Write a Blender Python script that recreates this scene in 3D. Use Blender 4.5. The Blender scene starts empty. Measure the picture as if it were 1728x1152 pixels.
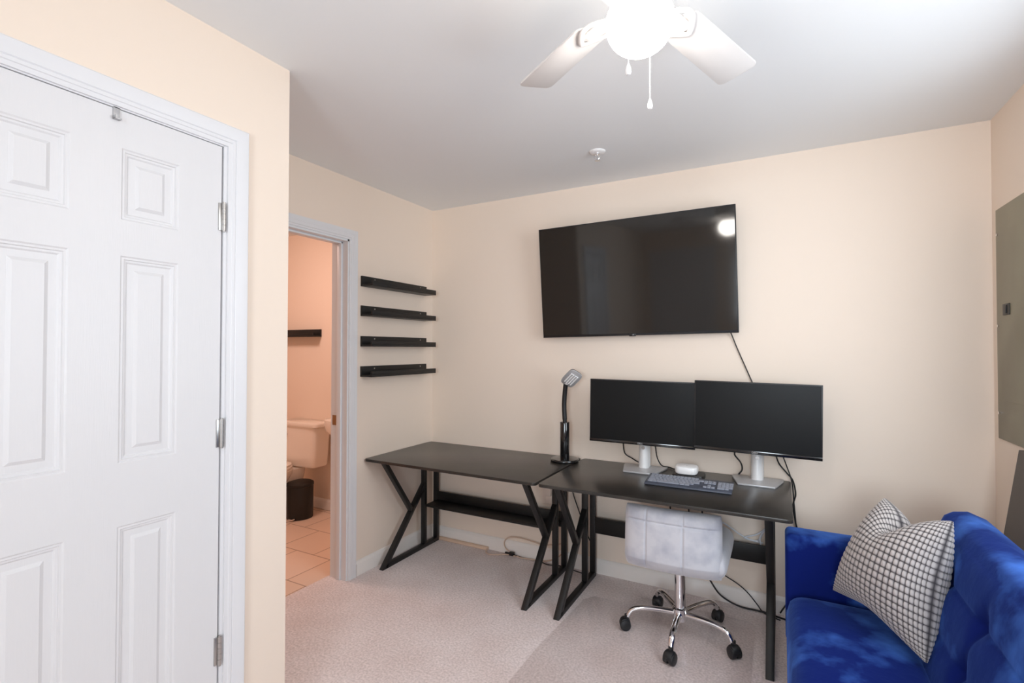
import bpy, bmesh, math, random
from mathutils import Vector, Matrix
random.seed(7)
PI = math.pi
S = bpy.context.scene
COL = S.collection

# ------------------------------------------------------------------ camera
cd = bpy.data.cameras.new('camera')
cam = bpy.data.objects.new('camera', cd); COL.objects.link(cam)
cd.sensor_fit = 'HORIZONTAL'; cd.sensor_width = 36.0; cd.lens = 839.97/1728*36.0
cd.clip_start = 0.02
yaw, pitch, roll = math.radians(28.43), math.radians(0.88), math.radians(0.07)
fw = Vector((-math.sin(yaw)*math.cos(pitch), math.cos(yaw)*math.cos(pitch), math.sin(pitch)))
rt = Vector((math.cos(yaw), math.sin(yaw), 0)); up = rt.cross(fw)
r2 = math.cos(roll)*rt + math.sin(roll)*up; u2 = -math.sin(roll)*rt + math.cos(roll)*up
Mx = Matrix((r2, u2, -fw)).transposed().to_4x4(); Mx.translation = Vector((2.314, -3.013, 1.396))
cam.matrix_world = Mx
S.camera = cam

# ------------------------------------------------------------------ world, lights, exposure
S.view_settings.view_transform = 'Standard'; S.view_settings.look = 'None'
S.view_settings.gamma = 1.0; S.view_settings.use_curve_mapping = False
S.view_settings.exposure = 0.06
w = bpy.data.worlds.new('sky'); S.world = w; w.use_nodes = True
w.node_tree.nodes['Background'].inputs[0].default_value = (0.62, 0.78, 1.0, 1)
w.node_tree.nodes['Background'].inputs[1].default_value = 1.0

def area(name, loc, direction, sx, sy, power, col, spread=PI):
    l = bpy.data.lights.new(name, 'AREA'); l.shape = 'RECTANGLE'; l.size = sx; l.size_y = sy
    l.energy = power; l.color = col; l.spread = spread
    o = bpy.data.objects.new(name, l); COL.objects.link(o); o.location = loc
    o.rotation_euler = Vector(direction).to_track_quat('-Z', 'Z').to_euler()
    return o
area('window_daylight', (3.30, -1.50, 1.58), (-1, 0.12, -0.06), 1.3, 1.12, 26, (0.88, 0.95, 1.0))
area('added_front_fill', (2.58, -5.42, 1.56), (-0.10, 1, 0.06), .96, 1.15, 35, (0.82, 0.92, 1.0), math.radians(125))  # fill light added behind the camera to even out the room
S.cycles.diffuse_bounces = 8; S.cycles.max_bounces = 12
area('vanity_light', (-0.95, -1.05, 2.36), (-0.25, 0.35, -1), 0.5, 0.3, 13.5, (1.0, 0.70, 0.60))
GLOBE_STRENGTH = 34.0

# ------------------------------------------------------------------ materials
def srgb(r, g, b):
    f = lambda c: (c/255/12.92) if c/255 <= 0.04045 else ((c/255+0.055)/1.055)**2.4
    return (f(r), f(g), f(b), 1)

def mat(name, col, rough=0.5, metal=0.0, bump=None, var=None, sheen=0, spec=0.5, emit=None, coat=0):
    m = bpy.data.materials.new(name); m.use_nodes = True
    nt = m.node_tree; b = nt.nodes['Principled BSDF']
    b.inputs['Base Color'].default_value = col
    b.inputs['Roughness'].default_value = rough; b.inputs['Metallic'].default_value = metal
    b.inputs['Specular IOR Level'].default_value = spec
    if sheen:
        b.inputs['Sheen Weight'].default_value = sheen
    if coat:
        b.inputs['Coat Weight'].default_value = coat; b.inputs['Coat Roughness'].default_value = 0.1
    if emit:
        b.inputs['Emission Color'].default_value = emit[0]; b.inputs['Emission Strength'].default_value = emit[1]
    tc = nt.nodes.new('ShaderNodeTexCoord')
    if var:   # (other colour, scale, low, high, detail)
        n = nt.nodes.new('ShaderNodeTexNoise'); n.inputs['Scale'].default_value = var[1]
        n.inputs['Detail'].default_value = var[4] if len(var) > 4 else 3
        r = nt.nodes.new('ShaderNodeMapRange'); r.inputs[1].default_value = var[2]; r.inputs[2].default_value = var[3]
        mx = nt.nodes.new('ShaderNodeMix'); mx.data_type = 'RGBA'
        mx.inputs[6].default_value = col; mx.inputs[7].default_value = var[0]
        nt.links.new(tc.outputs['Object'], n.inputs['Vector']); nt.links.new(n.outputs['Fac'], r.inputs[0])
        nt.links.new(r.outputs[0], mx.inputs[0]); nt.links.new(mx.outputs[2], b.inputs['Base Color'])
    if bump:  # (scale, strength, distance, stretch)
        n2 = nt.nodes.new('ShaderNodeTexNoise'); n2.inputs['Scale'].default_value = bump[0]; n2.inputs['Detail'].default_value = 4
        bp = nt.nodes.new('ShaderNodeBump'); bp.inputs['Strength'].default_value = bump[1]; bp.inputs['Distance'].default_value = bump[2]
        if len(bump) > 3:
            mp = nt.nodes.new('ShaderNodeMapping'); mp.inputs['Scale'].default_value = bump[3]
            nt.links.new(tc.outputs['Object'], mp.inputs[0]); nt.links.new(mp.outputs[0], n2.inputs['Vector'])
        else:
            nt.links.new(tc.outputs['Object'], n2.inputs['Vector'])
        nt.links.new(n2.outputs['Fac'], bp.inputs['Height']); nt.links.new(bp.outputs[0], b.inputs['Normal'])
    return m

M = {}
M['wall'] = mat('beige wall paint', srgb(240, 225, 210), 0.75, bump=(220, 0.12, 0.001), spec=0.25)
M['ceiling'] = mat('white ceiling paint', srgb(236, 238, 239), 0.9, bump=(150, 0.1, 0.001), spec=0.1)
M['trim'] = mat('white trim paint', srgb(226, 227, 230), 0.35, spec=0.4)
M['base_trim'] = mat('warm white baseboard paint', srgb(244, 239, 234), 0.4)
M['outlet'] = mat('ivory outlet plastic', srgb(238, 224, 212), 0.35)
M['door'] = mat('white door paint with embossed grain', srgb(224, 224, 226), 0.4, bump=(60, 0.28, 0.0012, (1, 6, 0.35)), spec=0.4)
M['black'] = mat('black powder coated steel', srgb(24, 24, 24), 0.42, spec=0.45)
M['blackwood'] = mat('black wood grain laminate', srgb(38, 36, 34), 0.28, var=(srgb(54, 50, 46), 9, 0.35, 0.7, 6), bump=(30, 0.15, 0.0006, (1, 14, 4)), spec=0.5)
M['shelf'] = mat('black satin wood', srgb(28, 27, 26), 0.45, spec=0.4)
M['plastic'] = mat('black plastic', srgb(22, 22, 24), 0.4)
M['gloss'] = mat('glossy black plastic', srgb(16, 16, 18), 0.12, coat=0.5)
M['chrome'] = mat('chrome', (0.82, 0.82, 0.84, 1), 0.09, 1.0)
M['nickel'] = mat('brushed nickel', (0.50, 0.49, 0.48, 1), 0.32, 1.0)
M['silver'] = mat('silver painted stand', srgb(222, 222, 222), 0.3, 0.1)
M['silverdark'] = mat('grey aluminium base', srgb(186, 186, 188), 0.35, 0.3)
M['screen'] = mat('dark matte screen', srgb(13, 14, 15), 0.34, spec=0.2)
M['tvscreen'] = mat('dark glossy television screen', srgb(26, 25, 24), 0.07, spec=0.6)
M['cable'] = mat('black cable rubber', srgb(20, 20, 22), 0.5)
M['cablew'] = mat('white cable', srgb(225, 228, 235), 0.4)
M['cableb'] = mat('beige cable', srgb(214, 188, 168), 0.5)
M['cover'] = mat('beige cord cover plastic', srgb(226, 196, 172), 0.5)
M['white'] = mat('white plastic', srgb(240, 240, 240), 0.3)
M['porcelain'] = mat('white porcelain', srgb(240, 232, 222), 0.12, coat=0.4)
M['fan'] = mat('white fan enamel', srgb(220, 216, 213), 0.5)
M['panel'] = mat('grey green enamel', srgb(140, 135, 114), 0.42, var=(srgb(126, 120, 100), 3, 0.4, 0.7))
M['board'] = mat('dark grey board', srgb(98, 92, 88), 0.7, bump=(300, 0.3, 0.001))
M['keyb'] = mat('dark grey keyboard plastic', srgb(74, 79, 92), 0.4)
M['key'] = mat('grey key plastic', srgb(146, 150, 162), 0.4)
M['tyre'] = mat('black caster plastic', srgb(24, 25, 28), 0.45)
M['label'] = mat('grey lettering', srgb(190, 190, 190), 0.4)
M['wood'] = mat('dark wood leg', srgb(60, 38, 26), 0.4)
M['latch'] = mat('dark latch', srgb(40, 38, 32), 0.4)
M['jamb'] = mat('white jamb paint', srgb(226, 230, 234), 0.4)
M['globe'] = mat('lit glass globe', (1, 1, 1, 1), 0.3, emit=((1.0, 0.94, 0.87, 1), GLOBE_STRENGTH))
M['blue'] = mat('royal blue velvet', srgb(16, 31, 102), 0.85, var=(srgb(80, 132, 228), 3.8, 0.49, 0.73, 5), sheen=0.5, spec=0.05, bump=(9, 0.25, 0.02))  # lighter noise patches put pile shading and highlights into the colour
M['velvet'] = mat('silver grey velvet', srgb(200, 200, 206), 0.7, var=(srgb(168, 170, 182), 9, 0.45, 0.7, 5), sheen=0.5, spec=0.2)
M['strike'] = mat('brass strike plate', (0.35, 0.24, 0.14, 1), 0.35, 1.0)

_b = M['blue'].node_tree.nodes['Principled BSDF']; _b.inputs['Sheen Tint'].default_value = (0.18, 0.36, 1.0, 1); _b.inputs['Sheen Roughness'].default_value = 0.35

def carpet_mat():
    m = mat('pinkish beige cut pile carpet', srgb(214, 193, 184), 1.0, spec=0.05, sheen=0.3)
    nt = m.node_tree; b = nt.nodes['Principled BSDF']; tc = nt.nodes.new('ShaderNodeTexCoord')
    a = nt.nodes.new('ShaderNodeTexNoise'); a.inputs['Scale'].default_value = 3.0; a.inputs['Detail'].default_value = 5
    f = nt.nodes.new('ShaderNodeTexNoise'); f.inputs['Scale'].default_value = 95; f.inputs['Detail'].default_value = 3
    for n in (a, f): nt.links.new(tc.outputs['Object'], n.inputs['Vector'])
    r1 = nt.nodes.new('ShaderNodeMapRange'); r1.inputs[1].default_value = .35; r1.inputs[2].default_value = .68
    r2_ = nt.nodes.new('ShaderNodeMapRange'); r2_.inputs[1].default_value = .35; r2_.inputs[2].default_value = .65
    m1 = nt.nodes.new('ShaderNodeMix'); m1.data_type = 'RGBA'; m1.inputs[6].default_value = srgb(247, 236, 235); m1.inputs[7].default_value = srgb(236, 221, 218)
    m2 = nt.nodes.new('ShaderNodeMix'); m2.data_type = 'RGBA'; m2.blend_type = 'MULTIPLY'; m2.inputs[0].default_value = 1
    m3 = nt.nodes.new('ShaderNodeMix'); m3.data_type = 'RGBA'; m3.inputs[6].default_value = (0.76, 0.75, 0.74, 1); m3.inputs[7].default_value = (1, 1, 1, 1)
    L = nt.links.new
    L(a.outputs['Fac'], r1.inputs[0]); L(r1.outputs[0], m1.inputs[0]); L(f.outputs['Fac'], r2_.inputs[0]); L(r2_.outputs[0], m3.inputs[0])
    L(m1.outputs[2], m2.inputs[6]); L(m3.outputs[2], m2.inputs[7]); L(m2.outputs[2], b.inputs['Base Color'])
    bp = nt.nodes.new('ShaderNodeBump'); bp.inputs['Strength'].default_value = .6; bp.inputs['Distance'].default_value = .006
    L(f.outputs['Fac'], bp.inputs['Height']); L(bp.outputs[0], b.inputs['Normal'])
    return m
M['carpet'] = carpet_mat()

def tile_mat():
    m = mat('beige stone tile', srgb(228, 200, 176), 0.35)
    nt = m.node_tree; b = nt.nodes['Principled BSDF']; tc = nt.nodes.new('ShaderNodeTexCoord')
    br = nt.nodes.new('ShaderNodeTexBrick'); br.inputs['Scale'].default_value = 1.0
    br.inputs['Brick Width'].default_value = .33; br.inputs['Row Height'].default_value = .33; br.inputs['Mortar Size'].default_value = .004
    br.inputs['Color1'].default_value = srgb(240, 216, 198); br.inputs['Color2'].default_value = srgb(232, 206, 186)
    br.inputs['Mortar'].default_value = srgb(176, 148, 128)
    nt.links.new(tc.outputs['Object'], br.inputs['Vector']); nt.links.new(br.outputs[0], b.inputs['Base Color'])
    return m
M['tile'] = tile_mat()

def mat_clear():
    m = bpy.data.materials.new('clear vinyl mat'); m.use_nodes = True; nt = m.node_tree
    nt.nodes.remove(nt.nodes['Principled BSDF'])
    t = nt.nodes.new('ShaderNodeBsdfTransparent'); t.inputs[0].default_value = (.99, .985, .982, 1)
    g = nt.nodes.new('ShaderNodeBsdfGlossy'); g.inputs['Roughness'].default_value = .22
    g.inputs[0].default_value = (.9, .9, .95, 1)
    fr = nt.nodes.new('ShaderNodeLayerWeight'); fr.inputs[0].default_value = .06
    mx = nt.nodes.new('ShaderNodeMixShader')
    n = nt.nodes.new('ShaderNodeTexNoise'); n.inputs['Scale'].default_value = 7
    bp = nt.nodes.new('ShaderNodeBump'); bp.inputs['Strength'].default_value = .12; bp.inputs['Distance'].default_value = .02
    tc = nt.nodes.new('ShaderNodeTexCoord'); L = nt.links.new
    L(tc.outputs['Object'], n.inputs['Vector']); L(n.outputs['Fac'], bp.inputs['Height']); L(bp.outputs[0], g.inputs['Normal'])
    L(fr.outputs['Facing'], mx.inputs[0]); L(t.outputs[0], mx.inputs[1]); L(g.outputs[0], mx.inputs[2])
    L(mx.outputs[0], nt.nodes['Material Output'].inputs[0])
    return m
M['clear'] = mat_clear()

def waffle_mat():
    m = mat('greige waffle plush', srgb(196, 190, 186), 0.9, sheen=0.3, spec=0.1)
    nt = m.node_tree; b = nt.nodes['Principled BSDF']; at = nt.nodes.new('ShaderNodeAttribute'); at.attribute_name = 'groove'
    mx = nt.nodes.new('ShaderNodeMix'); mx.data_type = 'RGBA'; mx.inputs[6].default_value = srgb(188, 181, 178); mx.inputs[7].default_value = srgb(58, 54, 58)  # dark groove colour paints in the shade between the waffle cells
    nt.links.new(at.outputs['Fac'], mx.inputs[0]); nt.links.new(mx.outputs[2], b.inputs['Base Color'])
    return m
M['waffle'] = waffle_mat()

# ------------------------------------------------------------------ mesh helpers
def BM(): return bmesh.new()

def merge(dst, src):
    me = bpy.data.meshes.new('tmp'); src.to_mesh(me); dst.from_mesh(me); bpy.data.meshes.remove(me); src.free()

def box(bm, x0, x1, y0, y1, z0, z1, bev=0.0, seg=2, rot=None):
    t = BM(); bmesh.ops.create_cube(t, size=1)
    for v in t.verts:
        v.co = Vector(((x0+x1)/2+v.co.x*(x1-x0), (y0+y1)/2+v.co.y*(y1-y0), (z0+z1)/2+v.co.z*(z1-z0)))
    if bev > 0: bmesh.ops.bevel(t, geom=t.edges[:], offset=bev, segments=seg, profile=0.5, affect='EDGES')
    if rot is not None: bmesh.ops.transform(t, matrix=rot, verts=t.verts)
    merge(bm, t)

def frame_of(d):
    d = d.normalized(); a = Vector((0, 0, 1)) if abs(d.z) < .95 else Vector((1, 0, 0))
    s = d.cross(a).normalized(); return s, d.cross(s).normalized() * -1

def cyl(bm, p, q, r, r2=None, n=24, bev=0):
    p, q = Vector(p), Vector(q); r2 = r if r2 is None else r2
    s, u = frame_of(q-p); t = BM(); A = []; B = []
    for i in range(n):
        a = 2*PI*i/n; d = s*math.cos(a)+u*math.sin(a)
        A.append(t.verts.new(p+d*r)); B.append(t.verts.new(q+d*r2))
    for i in range(n): t.faces.new((A[i], A[(i+1) % n], B[(i+1) % n], B[i]))
    t.faces.new(A[::-1]); t.faces.new(B)
    bmesh.ops.recalc_face_normals(t, faces=t.faces[:])
    if bev:
        es = [e for e in t.edges if any(len(f.verts) > 4 for f in e.link_faces)]
        bmesh.ops.bevel(t, geom=es, offset=bev, segments=2, profile=.5, affect='EDGES')
    merge(bm, t)

def smooth_path(pts, k=6):
    P = [Vector(p) for p in pts]; out = []
    for i in range(len(P)-1):
        a = P[max(i-1, 0)]; b = P[i]; c = P[i+1]; d = P[min(i+2, len(P)-1)]
        for j in range(k):
            t = j/k
            out.append(.5*((2*b)+(c-a)*t+(2*a-5*b+4*c-d)*t*t+(3*b-a-3*c+d)*t**3))
    out.append(P[-1]); return out

def tube(bm, pts, r, n=10, k=6, smooth=True, flat=1.0):
    P = smooth_path(pts, k) if smooth else [Vector(p) for p in pts]
    rad = r if callable(r) else (lambda t: r)
    t = BM(); rings = []; prev = None
    for i, p in enumerate(P):
        d = (P[min(i+1, len(P)-1)]-P[max(i-1, 0)])
        if d.length < 1e-9: d = Vector((0, 0, 1))
        d.normalize()
        if prev is None: s, _ = frame_of(d)
        else:
            s = prev-d*prev.dot(d); s = s.normalized() if s.length > 1e-6 else frame_of(d)[0]
        u = d.cross(s); prev = s; rr = rad(i/(len(P)-1))
        rings.append([t.verts.new(p+(s*math.cos(2*PI*j/n)+u*math.sin(2*PI*j/n)*flat)*rr) for j in range(n)])
    for a, b in zip(rings, rings[1:]):
        for j in range(n): t.faces.new((a[j], a[(j+1) % n], b[(j+1) % n], b[j]))
    t.faces.new(rings[0][::-1]); t.faces.new(rings[-1])
    bmesh.ops.recalc_face_normals(t, faces=t.faces[:]); merge(bm, t)

def lathe(bm, prof, c=(0, 0, 0), n=40, sx=1, sy=1, power=None):
    """prof: (radius, z) from bottom to top; power gives a squarish superellipse plan"""
    t = BM(); rings = []; c = Vector(c)
    for r, z in prof:
        ring = []
        for j in range(n):
            a = 2*PI*j/n; x, y = math.cos(a), math.sin(a)
            if power:
                k = (abs(x)**power+abs(y)**power)**(-1/power); x *= k; y *= k
            ring.append(t.verts.new(c+Vector((x*r*sx, y*r*sy, z))))
        rings.append(ring)
    for a, b in zip(rings, rings[1:]):
        for j in range(n): t.faces.new((a[j], a[(j+1) % n], b[(j+1) % n], b[j]))
    t.faces.new(rings[0][::-1]); t.faces.new(rings[-1])
    bmesh.ops.remove_doubles(t, verts=t.verts[:], dist=1e-5)
    bmesh.ops.recalc_face_normals(t, faces=t.faces[:]); merge(bm, t)

def prism(bm, poly, vec, bev=0):
    """poly: list of 3-d points, extruded by vec"""
    t = BM(); vec = Vector(vec); A = [t.verts.new(Vector(p)) for p in poly]; B = [t.verts.new(Vector(p)+vec) for p in poly]
    n = len(A); t.faces.new(A); t.faces.new(B[::-1])
    for i in range(n): t.faces.new((A[i], B[i], B[(i+1) % n], A[(i+1) % n]))
    bmesh.ops.recalc_face_normals(t, faces=t.faces[:])
    if bev: bmesh.ops.bevel(t, geom=t.edges[:], offset=bev, segments=2, profile=.5, affect='EDGES')
    merge(bm, t)

def bar_yz(bm, x, w, a, b, th, bev=.002, ca=None, cb=None):
    """square bar in a plane of constant x from a=(y,z) to b=(y,z); ends may be cut level (ca/cb='z') or upright ('y')"""
    ay, az = a; by, bz = b; d = Vector((by-ay, bz-az)).normalized(); nrm = Vector((-d.y, d.x))*th/2
    def end(p, cut):
        P1 = Vector(p)+nrm; P2 = Vector(p)-nrm
        if cut == 'z':
            P1 = P1+d*((p[1]-P1.y)/d.y); P2 = P2+d*((p[1]-P2.y)/d.y)
        elif cut == 'y':
            P1 = P1+d*((p[0]-P1.x)/d.x); P2 = P2+d*((p[0]-P2.x)/d.x)
        return P1, P2
    a1, a2 = end(a, ca); b1, b2 = end(b, cb)
    prism(bm, [(x-w/2, p.x, p.y) for p in (a1, b1, b2, a2)], (w, 0, 0), bev)

def obj(name, bm, m, parent=None, angle=40, world=True, smooth=True):
    me = bpy.data.meshes.new(name)
    base = Vector((0, 0, 0))
    if parent is not None and world:
        q = parent
        while q is not None:
            base += q.location; q = q.parent
    if base.length > 0: bmesh.ops.translate(bm, verts=bm.verts, vec=-base)
    bm.normal_update(); bm.to_mesh(me); bm.free()
    me.materials.append(M[m] if isinstance(m, str) else m)
    if smooth:
        me.polygons.foreach_set('use_smooth', [True]*len(me.polygons)); me.set_sharp_from_angle(angle=math.radians(angle))
    o = bpy.data.objects.new(name, me); COL.objects.link(o)
    if parent is not None: o.parent = parent
    return o

def tag(o, label=None, cat=None, group=None, kind=None):
    if label: o['label'] = label
    if cat: o['category'] = cat
    if group: o['group'] = group
    if kind: o['kind'] = kind
    return o

def thing(name, label, cat, loc=(0, 0, 0), rz=0, group=None):
    o = bpy.data.objects.new(name, None); COL.objects.link(o); o.empty_display_size = .05
    o.location = loc; o.rotation_euler = (0, 0, rz)
    return tag(o, label, cat, group)

def struct(name, bm, m, parent=None, angle=40):
    o = obj(name, bm, m, parent, angle)
    if parent is None: o['kind'] = 'structure'
    return o

def copy_tree(o, parent=None):
    c = o.copy(); COL.objects.link(c); c.parent = parent
    for ch in list(o.children): copy_tree(ch, c)
    return c

def text(name, body, size, m, loc, rot, parent, extrude=.0004):
    cu = bpy.data.curves.new(name, 'FONT'); cu.body = body; cu.size = size; cu.extrude = extrude
    cu.align_x = 'CENTER'; cu.align_y = 'CENTER'; cu.materials.append(M[m])
    tmp = bpy.data.objects.new(name+'_text', cu); me = bpy.data.meshes.new_from_object(tmp); bpy.data.objects.remove(tmp); bpy.data.curves.remove(cu)
    o = bpy.data.objects.new(name, me); COL.objects.link(o); o.location = loc; o.rotation_euler = rot; o.parent = parent
    return o

# ------------------------------------------------------------------ room shell
W, H, YF, CX, CY = 3.157, 2.44, -5.25, 0.695, -1.78
T = .12
WY0, WY1, WZ0, WZ1 = -2.20, -.80, .98, 2.16        # window in the right wall, above the sofa
b = BM(); box(b, -.15, W+T, YF-T, .0+T, -.06, 0); struct('floor', b, 'carpet')
b = BM(); box(b, -2.6, -.15, -2.4, .17, -.06, -.004); struct('floor_bathroom', b, 'tile')
b = BM(); box(b, -2.7, W+T, YF-T, .3, H, H+.08); struct('ceiling', b, 'ceiling')
b = BM(); box(b, 0, W+T, 0, .12, 0, H); struct('wall_back', b, 'wall')
b = BM(); box(b, W, W+T, WY1, 0, 0, H); box(b, W, W+T, YF-T, WY0, 0, H); box(b, W, W+T, WY0, WY1, 0, WZ0); box(b, W, W+T, WY0, WY1, WZ1, H); struct('wall_right', b, 'wall')
BY0, BY1, BZ = -1.585, -.826, 2.062        # bathroom doorway
b = BM(); box(b, -T, 0, BY1, .12, 0, H); box(b, -T, 0, CY-T, BY0, 0, H); box(b, -T, 0, BY0, BY1, BZ, H); struct('wall_left', b, 'wall')
DY0, DY1, DZ = -2.745, -2.026, 2.072       # closet doorway
b = BM()
box(b, CX-.1, CX, DY1, CY, 0, H); box(b, CX-.1, CX, YF-T, DY0, 0, H); box(b, CX-.1, CX, DY0, DY1, DZ, H)
box(b, 0, CX-.1, CY-.1, CY, 0, H); box(b, -T, 0, YF-T, CY-T, 0, H)
struct('wall_closet', b, 'wall')
# wall behind the camera, and the window frame in the right wall
FX0, FX1 = 2.08, 3.08
b = BM(); box(b, CX, FX0, YF-T, YF, 0, H); box(b, FX1, W, YF-T, YF, 0, H); box(b, FX0, FX1, YF-T, YF, 0, WZ0); box(b, FX0, FX1, YF-T, YF, WZ1, H); struct('wall_front', b, 'wall')
b = BM()
for (y0, y1, z0, z1) in ((WY0-.06, WY0+.03, WZ0-.06, WZ1+.06), (WY1-.03, WY1+.06, WZ0-.06, WZ1+.06), (WY0+.03, WY1-.03, WZ0-.06, WZ0+.03), (WY0+.03, WY1-.03, WZ1-.03, WZ1+.06), (WY0+.03, WY1-.03, 1.44, 1.48)):
    box(b, W-.015, W+.03, y0, y1, z0, z1, .003)
wn = struct('window_1', b, 'trim')
b = BM()
for (x0, x1, z0, z1) in ((FX0-.06, FX0+.03, WZ0-.06, WZ1+.06), (FX1-.03, FX1+.06, WZ0-.06, WZ1+.06), (FX0+.03, FX1-.03, WZ0-.06, WZ0+.03), (FX0+.03, FX1-.03, WZ1-.03, WZ1+.06), (FX0+.03, FX1-.03, 1.44, 1.48)):
    box(b, x0, x1, YF-.03, YF+.015, z0, z1, .003)
wn = struct('window_added', b, 'trim')  # unseen front window, added as the opening for the fill light
# bathroom walls
b = BM(); box(b, -2.6, -T, .05, .17, 0, H); struct('wall_bathroom_back', b, 'wall')
b = BM(); box(b, -2.6, -2.48, -2.4, .05, 0, H); struct('wall_bathroom_left', b, 'wall')
b = BM(); box(b, -2.6, -T, -2.4, -2.28, 0, H); struct('wall_bathroom_front', b, 'wall')

# baseboards
BP = [(0, 0), (.014, 0), (.014, .07), (.0125, .074), (.0095, .078), (.008, .083), (.004, .088), (0, .09)]
def baseboard(name, p, q, n):
    p = Vector((*p, 0)); q = Vector((*q, 0)); n = Vector((*n, 0)); bm = BM()
    prism(bm, [p+n*d+Vector((0, 0, z)) for d, z in BP], q-p); struct(name, bm, 'base_trim')
baseboard('baseboard_back', (0, 0), (W, 0), (0, -1))
baseboard('baseboard_left', (0, BY1+.064), (0, -.0145), (1, 0))
baseboard('baseboard_right', (W, YF), (W, -.0145), (-1, 0))
baseboard('baseboard_closet', (CX, DY1+.08), (CX, CY), (1, 0))
baseboard('baseboard_bathroom', (-2.48, .05), (-T, .05), (0, -1))

# door casings: a stepped profile mitred round the opening
def casing(name, xw, sgn, y0, y1, zt, prof, m='trim'):
    t = BM(); rows = []
    for d, h in prof:
        x = xw+sgn*h
        rows.append([t.verts.new(v) for v in ((x, y1+d, 0), (x, y1+d, zt+d), (x, y0-d, zt+d), (x, y0-d, 0))])
    for a, c in zip(rows, rows[1:]):
        for j in range(3): t.faces.new((a[j], a[j+1], c[j+1], c[j]))
    bmesh.ops.recalc_face_normals(t, faces=t.faces[:])
    return t
CP = [(0, 0), (0, .008), (.012, .009), (.014, .0115), (.022, .0125), (.024, .010), (.027, .013), (.042, .0155), (.056, .018), (.064, .018), (.068, .014), (.070, 0)]
b = casing('c', CX, 1, DY0, DY1+.010, DZ-.004, CP); struct('trim_1', b, 'trim', angle=20)
CP2 = [(0, 0), (0, .009), (.010, .010), (.013, .013), (.03, .015), (.034, .013), (.052, .017), (.058, .017), (.062, 0)]
b = casing('c', 0, 1, BY0, BY1-.002, BZ, CP2); struct('trim_2', b, 'trim', angle=20)
# jambs: closet (thin edge beside the door) and bathroom (deep, with a stop)
b = BM()
box(b, CX-.1, CX+.001, DY1-.001, DY1+.012, 0, DZ+.01); box(b, CX-.1, CX+.001, DY0-.012, DY0+.001, 0, DZ+.01); box(b, CX-.1, CX+.001, DY0, DY1, DZ-.008, DZ+.01)
struct('trim_3', b, 'trim')
b = BM()
box(b, -T-.012, .002, BY1-.012, BY1+.002, 0, BZ+.002); box(b, -T-.012, .002, BY0-.002, BY0+.012, 0, BZ+.002); box(b, -T-.012, .002, BY0, BY1, BZ-.012, BZ+.002)
box(b, -.075, -.04, BY1-.024, BY1-.012, 0, BZ-.012, .002); box(b, -.075, -.04, BY0+.012, BY0+.024, 0, BZ-.012, .002); box(b, -.075, -.04, BY0+.012, BY1-.012, BZ-.024, BZ-.012, .002)
box(b, -T-.012, -T, BY1-.005, BY1+.05, 0, BZ+.05, .003)
tj = struct('trim_4', b, 'jamb')
b = BM(); box(b, -.118, -.085, BY1-.0145, BY1-.011, .93, .99, .001); obj('strike_plate', b, 'strike', tj)

# closet door: slab with six moulded panels
dx = CX-.002
ZS = [.012, .25, .902, 1.077, 1.656, 1.757, 1.958, 2.062]
RG = [(0, 0), (.004, -.003), (.009, -.0025), (.011, -.006), (.016, -.0065), (.020, -.010), (.037, -.0095), (.046, -.0040), (.048, -.0040)]
def door_slab(ys, zs, at):
    """at(h, s, z): h = height above the face, s = along the door"""
    t = BM()
    def quad(pts): t.faces.new([t.verts.new(Vector(at(*p))) for p in pts])
    for i in range(5):
        for j in range(7):
            y0, y1, z0, z1 = ys[i], ys[i+1], zs[j], zs[j+1]
            if i in (1, 3) and j in (1, 3, 5):
                for (d0, h0), (d1, h1) in zip(RG, RG[1:]):
                    A = [(y0+d0, z0+d0), (y1-d0, z0+d0), (y1-d0, z1-d0), (y0+d0, z1-d0)]
                    B = [(y0+d1, z0+d1), (y1-d1, z0+d1), (y1-d1, z1-d1), (y0+d1, z1-d1)]
                    for k in range(4):
                        a1, a2, b2, b1 = A[k], A[(k+1) % 4], B[(k+1) % 4], B[k]
                        quad([(h0, *a1), (h0, *a2), (h1, *b2), (h1, *b1)])
                d, h = RG[-1]; quad([(h, y0+d, z0+d), (h, y1-d, z0+d), (h, y1-d, z1-d), (h, y0+d, z1-d)])
            else:
                quad([(0, y0, z0), (0, y1, z0), (0, y1, z1), (0, y0, z1)])
    y0, y1, z0, z1 = ys[0], ys[-1], zs[0], zs[-1]; xb = -.035
    quad([(xb, y0, z0), (xb, y0, z1), (xb, y1, z1), (xb, y1, z0)])
    quad([(0, y1, z0), (xb, y1, z0), (xb, y1, z1), (0, y1, z1)]); quad([(0, y0, z0), (0, y0, z1), (xb, y0, z1), (xb, y0, z0)])
    quad([(0, y0, z1), (0, y1, z1), (xb, y1, z1), (xb, y0, z1)]); quad([(0, y0, z0), (xb, y0, z0), (xb, y1, z0), (0, y1, z0)])
    bmesh.ops.remove_doubles(t, verts=t.verts[:], dist=1e-5); bmesh.ops.recalc_face_normals(t, faces=t.faces[:])
    return t
t = door_slab([-2.738, -2.582, -2.430, -2.315, -2.163, -2.032], ZS, lambda h, s_, z: (dx+h, s_, z))
door = struct('door_1', t, 'door', angle=15)
for z in (1.83, 1.12, .415):
    b = BM()
    for k in range(5): cyl(b, (dx+.007, -2.028, z-.045+.018*k+.0006), (dx+.007, -2.028, z-.045+.018*(k+1)-.0006), .0068, n=16)
    cyl(b, (dx+.007, -2.028, z-.049), (dx+.007, -2.028, z+.049), .005, n=12)
    box(b, dx-.001, dx+.004, -2.043, -2.028, z-.045, z+.045, .001)
    obj('hinge', b, 'nickel', door)
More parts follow.
